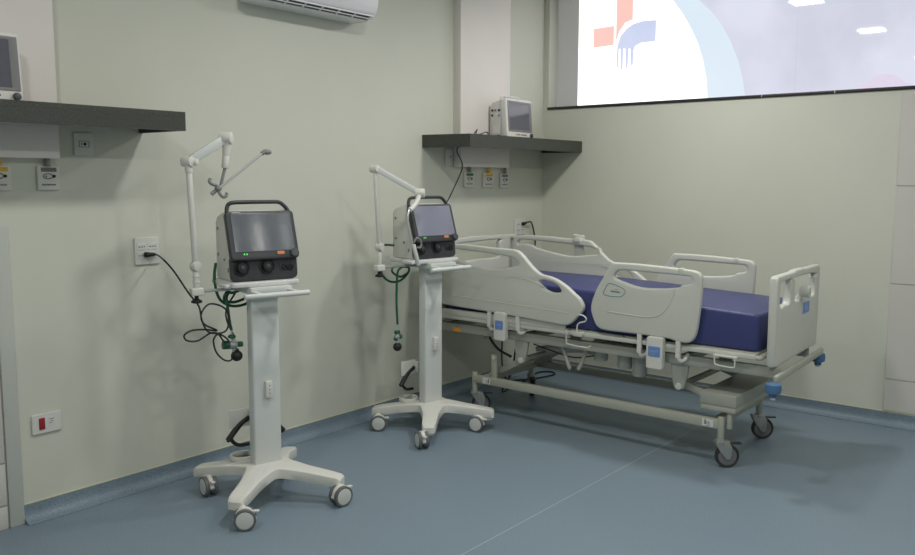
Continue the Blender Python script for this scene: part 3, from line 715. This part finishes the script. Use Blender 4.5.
# ------------------------------------------------------------------ hospital bed
RF = Matrix.Translation((-1.49, -2.33, 0)) @ Matrix.Rotation(math.radians(2.5), 4, 'Z') @ Matrix.Translation((1.49, 2.33, 0))
bed = empty('hospital_bed', (-1.1, -1.2, 0), 'ivory hospital bed on casters, its head against the back wall', 'hospital bed')
HEAD_OUT = [(-0.19, 1.06), (-0.225, 1.088), (-0.333, 1.093), (-0.479, 1.092), (-0.635, 1.085), (-0.791, 1.081), (-0.846, 1.055), (-0.895, 1.009), (-0.944, 0.968), (-0.985, 0.947), (-1.040, 0.938), (-1.095, 0.922), (-1.158, 0.89), (-1.212, 0.851), (-1.249, 0.824), (-1.271, 0.784), (-1.264, 0.753), (-1.235, 0.721), (-1.196, 0.682), (-1.156, 0.663), (-1.074, 0.664), (-0.841, 0.675), (-0.59, 0.686), (-0.238, 0.699), (-0.195, 0.724), (-.182, .80), (-.182, .95)]
HEAD_H1 = [(-0.254, 1.057), (-0.333, 1.059), (-0.479, 1.054), (-0.657, 1.044), (-0.768, 1.034), (-0.813, 1.012), (-0.82, 0.991), (-0.769, 0.975), (-0.709, 0.962), (-0.636, 0.953), (-0.552, 0.957), (-0.442, 0.975), (-0.337, 0.998), (-0.263, 1.012), (-.236, 1.03)]
HEAD_H2 = [(-0.967, 0.904), (-0.987, 0.912), (-1.019, 0.913), (-1.084, 0.899), (-1.119, 0.871), (-1.122, 0.855), (-1.105, 0.848), (-1.057, 0.846), (-1.002, 0.865)]
FOOT_OUT = [(-1.448, 1.039), (-1.485, 1.047), (-1.651, 1.047), (-1.864, 1.038), (-1.93, 1.032), (-1.955, 1.019), (-1.966, 0.99), (-1.964, 0.888), (-1.953, 0.764), (-1.942, 0.70), (-1.922, 0.664), (-1.889, 0.650), (-1.833, 0.654), (-1.776, 0.663), (-1.592, 0.665), (-1.422, 0.664), (-1.364, 0.679), (-1.338, 0.719), (-1.32, 0.784), (-1.347, 0.877), (-1.401, 0.97)]
FOOT_H = [(-1.464, 0.98), (-1.482, 1.0), (-1.525, 1.008), (-1.732, 1.005), (-1.888, 1.002), (-1.91, 0.996), (-1.918, 0.98), (-1.908, 0.964), (-1.878, 0.957), (-1.856, 0.952), (-1.835, 0.938), (-1.735, 0.924), (-1.62, 0.921), (-1.524, 0.941), (-1.469, 0.959)]
BADGE = [(-1.44, 0.931), (-1.482, 0.922), (-1.519, 0.909), (-1.536, 0.895), (-1.527, 0.877), (-1.506, 0.862), (-1.454, 0.859), (-1.412, 0.863), (-1.402, 0.875), (-1.411, 0.896), (-1.423, 0.919)]
HEAD_H1F = [(y_+.05, z_-(.032 if z_ > 1.05 else .008)) for y_, z_ in [(-.30, 1.089), (-0.471, 1.089), (-0.723, 1.078), (-0.859, 1.066), (-0.904, 1.056), (-0.925, 1.03), (-0.926, 1.003), (-0.89, 0.995), (-0.788, 0.982), (-0.693, 0.977), (-0.574, 0.992), (-0.439, 1.017), (-0.405, 1.034), (-0.327, 1.044), (-.285, 1.055)]]
for xc, s_ in ((-1.482, -1), (-.718, 1)):
    sh = [0, 0] if s_ < 0 else [-.05, .019]
    mv = lambda L: [(a_+sh[0], b_+sh[1]) for a_, b_ in L]
    m = MB().plate([sm(mv(HEAD_OUT)), sm(mv(HEAD_H1 if s_ < 0 else HEAD_H1F), 3), sm(mv(HEAD_H2), 3)], .036, M['far'], YZ(xc), .011, 3)
    xo = xc+s_*.0165
    m.tube([(xo, -.72, .905), (xo, -.80, .918), (xo, -.93, .90), (xo, -1.02, .87)], .004, M['far'], 8, 6)
    m.tube([(xo, -.30, .765), (xo, -.60, .755), (xo, -.95, .745), (xo, -1.18, .735)], .004, M['far'], 8, 6)
    if s_ > 0:
        xi = xc-.0165
        m.tube([(xi, -1.0, .93), (xi, -1.01, .86), (xi, -1.05, .81), (xi, -1.16, .80)], .004, M['far'], 8, 6).tube([(xi, -.96, .935), (xi, -1.10, .925)], .004, M['far'], 8, 4)
    m.out('side_rail', bed)
    m = MB().plate([sm(FOOT_OUT), sm(FOOT_H, 3)], .036, M['far'], YZ(xc), .011, 3)
    m.tube([(xo, -1.42, .772), (xo, -1.52, .768), (xo, -1.66, .765), (xo, -1.74, .785), (xo, -1.79, .84), (xo, -1.815, .90), (xo, -1.82, .93)], .0045, M['far'], 8, 6)
    fr_ = m.out('side_rail', bed)
    if s_ < 0:
        MB().tube([(xc-.0185, y, z) for y, z in BADGE], .0016, M['blueline'], 6, 3, cyc=True).box((xc-.0192, -1.494, .898), (xc-.0175, -1.470, .900), M['inkgrey']).out('badge_outline', fr_)
        lg = MB(); rg = random.Random(2); y = -1.447
        while y > -1.50: q = rg.uniform(.004, .007); lg.box((xc-.0192, y-q, .884-(y+1.447)*-.04), (xc-.0175, y, .891-(y+1.447)*-.04), M['blueline']); y -= q+.0015
        lg.out('badge_lettering', fr_)
# rail joint sleeves on the handle bars
for xc in (-1.482, -.718):
    MB().box((xc-.021, -1.865, 1.006), (xc+.021, -1.835, 1.042), M['far'], .008).out('rail_sleeve', bed)

# rail arms and latches
def latch(y0, y1, zt, s_):
    x = -1.5 if s_ < 0 else -.70
    xa, xb = (x-.022, x+.022)
    MB().plate([sm(rrect(y0, zt-.165, y1, zt+.01, .014), 1)], .042, M['white'], YZ(x), .006).out('rail_latch', bed)
    if s_ < 0:
        MB().plate([rrect(y0+.012, zt-.095, y1-.014, zt-.040, .006)], .004, M['bluelab'], YZ(x-.0215), .001).box((x-.0242, y0+.022, zt-.070), (x-.0232, y1-.022, zt-.062), M['bluelab2']).out('latch_label', bed)
    for yy in (y0-.075, y1+.055):
        a = -1 if s_ < 0 else 1
        MB().plate([rrect(yy-.013, zt-.095, yy+.013, zt+.045, .008)], .020, M['white'], YZ(x+.012*-a), .004).tube([(x-.012*a, yy, zt-.085), (x-.020*a, yy-.010, zt-.108), (x-.045*a, yy-.022, zt-.105), (x-.075*a, yy-.030, zt-.075)], .011, M['white'], 10, 5).out('rail_arm', bed)
for s_ in (-1, 1):
    latch(-.742, -.658, .685, s_); latch(-1.772, -1.678, .656, s_)

# platform under the mattress
m = MB()
for a, b in ((-.20, -.93), (-.94, -1.15), (-1.16, -1.50), (-1.51, -2.255)):
    m.plate([rrect(-1.462, b, -.738, a, .02)], .014, M['frame2'], Matrix.Translation((0, 0, .632)), .004)
m.out('mattress_platform', bed)
m = MB()
for x in (-1.462, -.738):
    m.box((x-.014, -2.25, .605), (x+.014, -.20, .632), M['far'], .006)
m.tube([(-1.462, -2.20, .615), (-1.455, -2.255, .615), (-1.40, -2.272, .615), (-.80, -2.272, .615), (-.745, -2.255, .615), (-.738, -2.20, .615)], .012, M['far'], 10, 4)
m.box((-1.480, -1.145, .630), (-1.466, -.20, .672), M['far'], .005).box((-.734, -1.145, .630), (-.720, -.20, .672), M['far'], .005)
m.out('platform_rim', bed)
m = MB()
for x in (-1.42, -.78): m.box((x-.018, -2.300 if x > -1 else -2.355, .518), (x+.018, -.16, .573), M['frame'], .006)
for y in (-.20, -.82, -1.33, -1.84): m.box((-1.40, y-.022, .525), (-.80, y+.022, .568), M['frame'], .005)
m.out('main_frame', bed)
m = MB().box((-1.545, -2.386, .520), (-.66, -2.362, .556), M['frame2'], .008, X=RF)
m.out('foot_bumper_bar', bed)
m = MB().box((-1.52, -.158, .515), (-.68, -.12, .553), M['far'], .01); m.out('head_bumper_bar', bed)
for x, y in ((-1.565, -2.375), (-.665, -2.322)):
    MB().lathe([(.018, -.045), (.020, -.028), (.036, -.022), (.039, .0), (.036, .020), (.022, .026), (.0, .028)], M['blue'], X=Matrix.Translation((x, y, .500))).lathe([(.012, -.056), (.013, -.040)], M['cream'], X=Matrix.Translation((x, y, .500))).out('corner_bumper', bed)
# orange sticker on the frame near the head
MB().plate([rrect(-.335, .520, -.275, .545, .002)], .002, M['orange'], YZ(-1.4392), .0005, 0).out('warning_label', bed)
for x in (-1.30, -.90):
    MB().box((x-.02, -1.15, .575), (x+.02, -.25, .600), M['frame'], .004).out('backrest_arm', bed)

# headboard and footboard
def board(y, x0, x1, z0, z1, holes):
    w_ = x1-x0; xm = (x0+x1)/2
    outl = [(x0+.028, z0), (x1-.028, z0), (x1-.012, z0+.006), (x1-.006, z0+.02), (x1, z1-.035), (x1-.006, z1-.014), (x1-.028, z1-.002), (xm+.10, z1-.002), (xm+.08, z1+.004), (xm-.08, z1+.004), (xm-.10, z1-.002), (x0+.028, z1-.002), (x0+.006, z1-.014), (x0, z1-.035), (x0+.006, z0+.02), (x0+.012, z0+.006)]
    def hl(a, b):
        k = min(1, (b-a)/.2)
        return [(a+.012*k, z1-.043), (b-.012*k, z1-.034), (b, z1-.055), (b-.006*k, z1-.135), (b-.03*k, z1-.16), ((a+b)/2, z1-.157), (a+.03*k, z1-.165), (a, z1-.14), (a-.001, z1-.07)]
    h1 = hl(*holes[0]); h2 = [(holes[1][0]+holes[1][1]-p[0], p[1]) for p in hl(*holes[1])][::-1]
    return MB().plate([outl, sm(h1, 3), sm(h2, 3)], .042, M['far'], XZ(y), .011, 3)
m = board(-2.328, -1.489, -.675, .576, 1.034, ((-1.43, -1.245), (-1.175, -.765)))
m.bm.transform(RF)
fb_ = m.out('footboard', bed)
MB().plate([rrect(-1.010, .790, -.885, .850, .004)], .003, M['bluelab'], RF @ XZ(-2.3498), .0008, 0).plate([rrect(-.985, .808, -.93, .832, .004)], .002, M['bluelab2'], RF @ XZ(-2.3518), .0005, 0).out('badge', fb_)
MB().cyl((-1.05, -2.392, .915), (-1.05, -2.34, .915), .030, M['far'], bev=.006, X=RF).cyl((-1.05, -2.358, .91), (-1.05, -2.32, .86), .018, M['far'], X=RF).out('board_knob', fb_)
board(-.178, -1.52, -.615, .58, 1.115, ((-1.34, -.83), (-.70, -.655))).out('headboard', bed)

# undercarriage
m = MB()
for x in (-1.42, -.78):
    m.box((x-.018, -2.058, .205), (x+.018, -.435, .256), M['frame2'], .006)
for y in (-.50, -2.03): m.box((-1.405, y-.022, .210), (-.795, y+.022, .252), M['frame2'], .005)
m.out('base_frame', bed)
for x, y in ((-1.42, -.44), (-.78, -.44), (-1.42, -2.068), (-.79, -2.045)):
    MB().cyl((x, y, .135), (x, y, .272), .018, M['frame2'], bev=.003).out('base_post', bed)
MB().box((-1.440, -2.150, .330), (-.80, -1.955, .396), M['frame'], .006).box((-1.436, -2.147, .300), (-.80, -1.958, .332), M['frame2'], .006).out('base_cover', bed)
for (yy, z, w_, nm) in ((-2.02, .256, 0, 'a'),):
    MB().box((-1.425, -2.122, .212), (-1.395, -2.100, .300), M['frame2'], .004).out('base_bracket', bed)
    MB().plate([rrect(-2.032, .212, -1.972, .250, .002)], .002, M['paper'], YZ(-1.4388), .0004, 0).box((-1.4405, -1.992, .222), (-1.4396, -1.986, .248), M['ink']).tube([(-1.440, -2.016, .236), (-1.440, -1.999, .237), (-1.440, -1.996, .229), (-1.440, -2.010, .229), (-1.440, -2.012, .220), (-1.440, -1.996, .217)], .0012, M['ink'], 5, 3).out('load_label', bed)
MB().plate([rrect(-.575, .212, -.515, .250, .002)], .002, M['paper'], YZ(-1.4388), .0004, 0).box((-1.4405, -.566, .220), (-1.4396, -.561, .247), M['ink']).tube([(-1.440, -.560, .234), (-1.440, -.546, .234), (-1.440, -.546, .221), (-1.440, -.560, .221)], .0012, M['ink'], 5, 3).out('brake_label', bed)
# lifting brackets, links and motors
for x in (-1.42, -.78):
    for y in (-.80, -1.83):
        X = YZ(x); pl = [(y-.058, .57), (y+.05, .57), (y+.045, .46), (y+.028, .39), (y, .372), (y-.028, .39), (y-.045, .46)]
        MB().plate([pl], .020, M['frame'], X, .004).cyl((x-.018, y, .398), (x+.018, y, .398), .019, M['far'], bev=.003).out('lift_bracket', bed)
    MB().box((x-.010, -.615, .25), (x+.010, -.575, .405), M['frame2'], .005).cyl((x-.016, -.595, .385), (x+.016, -.595, .385), .012, M['far'], bev=.002).out('base_link', bed)
def link(a, b, w_, m_, nm):
    a = V(a); b = V(b); d = b-a
    MB().box((0, -.016, -w_), (d.length, .016, w_), m_, .006, X=frame(a, tuple(d), (1, 0, 0) if abs(d.normalized().x) < .9 else (0, 1, 0))).out(nm, bed)
for x in (-1.36, -.84):
    link((x, -.80, .40), (x, -.52, .25), .020, M['frame'], 'lift_arm')
    link((x, -1.83, .40), (x, -2.03, .34), .020, M['frame'], 'lift_arm')
MB().cyl((-1.40, -.80, .40), (-.80, -.80, .40), .017, M['frame']).out('torque_tube', bed)
MB().cyl((-1.40, -1.83, .40), (-.80, -1.83, .40), .017, M['frame']).out('torque_tube', bed)
MB().cyl((-1.25, -.88, .46), (-1.25, -1.22, .50), .030, M['motor'], bev=.004).cyl((-1.25, -.80, .44), (-1.25, -.90, .462), .016, M['zinc']).box((-1.29, -1.25, .46), (-1.21, -1.18, .54), M['motor'], .012).out('lift_actuator', bed)
for y, z0, z1 in ((-1.30, .450, .58), (-1.455, .425, .57), (-1.55, .395, .56)):
    MB().cyl((-1.33, y, z0), (-1.33, y, z1), .040, M['motor'], r2=.043, bev=.006).cyl((-1.33, y, z0+.02), (-1.33, y, z0+.026), .0425, M['motor']).out('actuator_motor', bed)
MB().box((-1.22, -1.55, .50), (-1.02, -1.30, .575), M['dark2'], .01).out('control_box', bed)
m = MB().tube([(-1.385, -1.02, .56), (-1.388, -1.07, .52), (-1.39, -1.12, .40), (-1.39, -1.13, .385)], .012, M['motor'], 10, 5).tube([(-1.385, -1.24, .56), (-1.388, -1.23, .50), (-1.39, -1.20, .42), (-1.39, -1.185, .39)], .012, M['motor'], 10, 5)
m.out('hanging_strap', bed)
MB().tube([(-1.38, -.86, .50), (-1.36, -.98, .47), (-1.34, -1.12, .445), (-1.33, -1.25, .47), (-1.33, -1.36, .50)], .004, M['cable'], 8, 6).out('motor_cable', bed)
MB().tube([(-1.42, -.555, .53), (-1.41, -.56, .49), (-1.38, -.60, .43), (-1.33, -.66, .385)], .008, M['cable'], 8, 6).out('motor_cable', bed)
# wire hooks for drainage bags
xh = -1.496
MB().tube([(xh, -1.235, .735), (xh, -1.27, .733), (xh, -1.292, .718), (xh, -1.285, .700), (xh, -1.25, .688), (xh, -1.235, .670), (xh, -1.235, .625)], .0042, M['cream'], 8, 5).tube([(xh, -1.165, .640), (xh, -1.165, .57), (xh, -1.180, .556), (xh, -1.30, .551), (xh, -1.325, .566)], .0042, M['cream'], 8, 5).box((xh-.008, -1.27, .608), (-1.45, -1.21, .635), M['far'], .004).box((xh-.006, -1.18, .610), (-1.46, -1.15, .63), M['far'], .003).out('bag_hook', bed)
MB().tube([(xh, -2.05, .610), (xh, -2.05, .572), (xh, -2.065, .560), (xh, -2.14, .556), (xh, -2.155, .566), (xh, -2.155, .606)], .0042, M['cream'], 8, 4).box((xh-.004, -2.165, .602), (-1.46, -2.04, .612), M['far'], .003).out('bag_hook', bed)
# hand control clipped over the far rail
MB().plate([rrect(-.795, .985, -.722, 1.13, .012)], .024, M['far'], YZ(-.690), .006).box((-.745, -.790, 1.078), (-.675, -.735, 1.112), M['far'], .008).box((-.735, -.755, 1.112), (-.695, -.730, 1.135), M['far'], .005).out('hand_control_holder', bed)

# bed casters
def bed_caster(sx, sy, trail, axdir):
    """fork, wheel and brake pedal under a post; trail = offset of the wheel centre"""
    R_ = .0625; c = V((sx+trail[0], sy+trail[1], R_)); t_ = V((*trail, 0)).normalized(); ax = V((0, 0, 1)).cross(t_)
    root = MB().cyl((sx, sy, .128), (sx, sy, .150), .027, M['zinc'], bev=.003)
    Xp = lambda off: frame(c+ax*off, tuple(t_), (0, 0, 1))
    pl = [(-.062, .082), (-.058, .052), (-.014, -.012), (.0, -.016), (.014, -.012), (.020, .03), (.008, .070)]
    for s_ in (-1, 1): root.plate([sm(pl, 2)], .004, M['zinc'], Xp(s_*.020), .0012)
    root.box((-.062, -.021, .068), (.010, .021, .082), M['zinc'], .005, X=frame(c, tuple(t_), tuple(ax)) @ Matrix.Identity(4))
    root.cyl(c-ax*.024, c+ax*.024, .008, M['zinc'], seg=14)
    ob = root.out('caster', bed)
    circ = lambda r_: [(r_*math.cos(2*PI*k/44), r_*math.sin(2*PI*k/44)) for k in range(44)]
    MB().plate([circ(R_), circ(.048)], .028, M['tyre2'], Xp(0), .006).plate([circ(.049)], .026, M['disc2'], Xp(0), .003).out('wheel', ob)
    MB().box((.01, -.014, .062), (.075, .014, .070), M['dark2'], .003, X=frame(c, tuple(t_), tuple(ax))).out('brake_pedal', ob)
bed_caster(-1.42, -2.068, (.024, -.028), 0)
bed_caster(-.79, -2.045, (.014, -.018), 0)
bed_caster(-1.42, -.44, (.034, -.024), 0)
bed_caster(-.78, -.44, (-.03, -.03), 0)

# mattress: a thing of its own resting on the platform
m = MB().plate([rrect(-1.448, -2.252, -.752, -.205, .035)], .192, M['mattress'], Matrix.Translation((0, 0, .6395+.096)), .016, 4)
bmesh.ops.bisect_plane(m.bm, geom=m.bm.verts[:]+m.bm.edges[:]+m.bm.faces[:], plane_co=(0, -1.15, 0), plane_no=(0, 1, 0))
for v in m.bm.verts:
    if v.co.z > .66: v.co.z += .044*min(1, (v.co.y+2.25)/1.1)*min(1, (v.co.z-.66)/.14)
tag(m.out('mattress'), 'dark blue vinyl mattress lying on the hospital bed', 'mattress')

# ------------------------------------------------------------------ camera
R = ((0.629738, -0.087628, 0.771849), (-0.776802, -0.074669, 0.625302), (0.00284, -0.993351, -0.115091))
C = (-5.6479, -3.7179, 1.5)
cam = bpy.data.cameras.new('camera'); co = bpy.data.objects.new('camera', cam); COL.objects.link(co)
cam.sensor_fit = 'HORIZONTAL'; cam.sensor_width = 36; cam.lens = 850/915*36; cam.clip_start = .05
right = V((R[0][0], R[1][0], R[2][0])); down = V((R[0][1], R[1][1], R[2][1])); fwd = V((R[0][2], R[1][2], R[2][2]))
mm = Matrix((right, -down, -fwd)).transposed().to_4x4(); mm.translation = V(C); co.matrix_world = mm
sc.camera = co

wd = bpy.data.worlds.new('world'); sc.world = wd; wd.use_nodes = True
wd.node_tree.nodes['Background'].inputs[0].default_value = (.5, .55, .6, 1); wd.node_tree.nodes['Background'].inputs[1].default_value = .15
vs = sc.view_settings; vs.view_transform = 'Standard'; vs.look = 'None'; vs.gamma = 1; vs.use_curve_mapping = False; vs.exposure = 0.
sc.cycles.use_denoising = True; sc.cycles.max_bounces = 8; sc.cycles.diffuse_bounces = 5
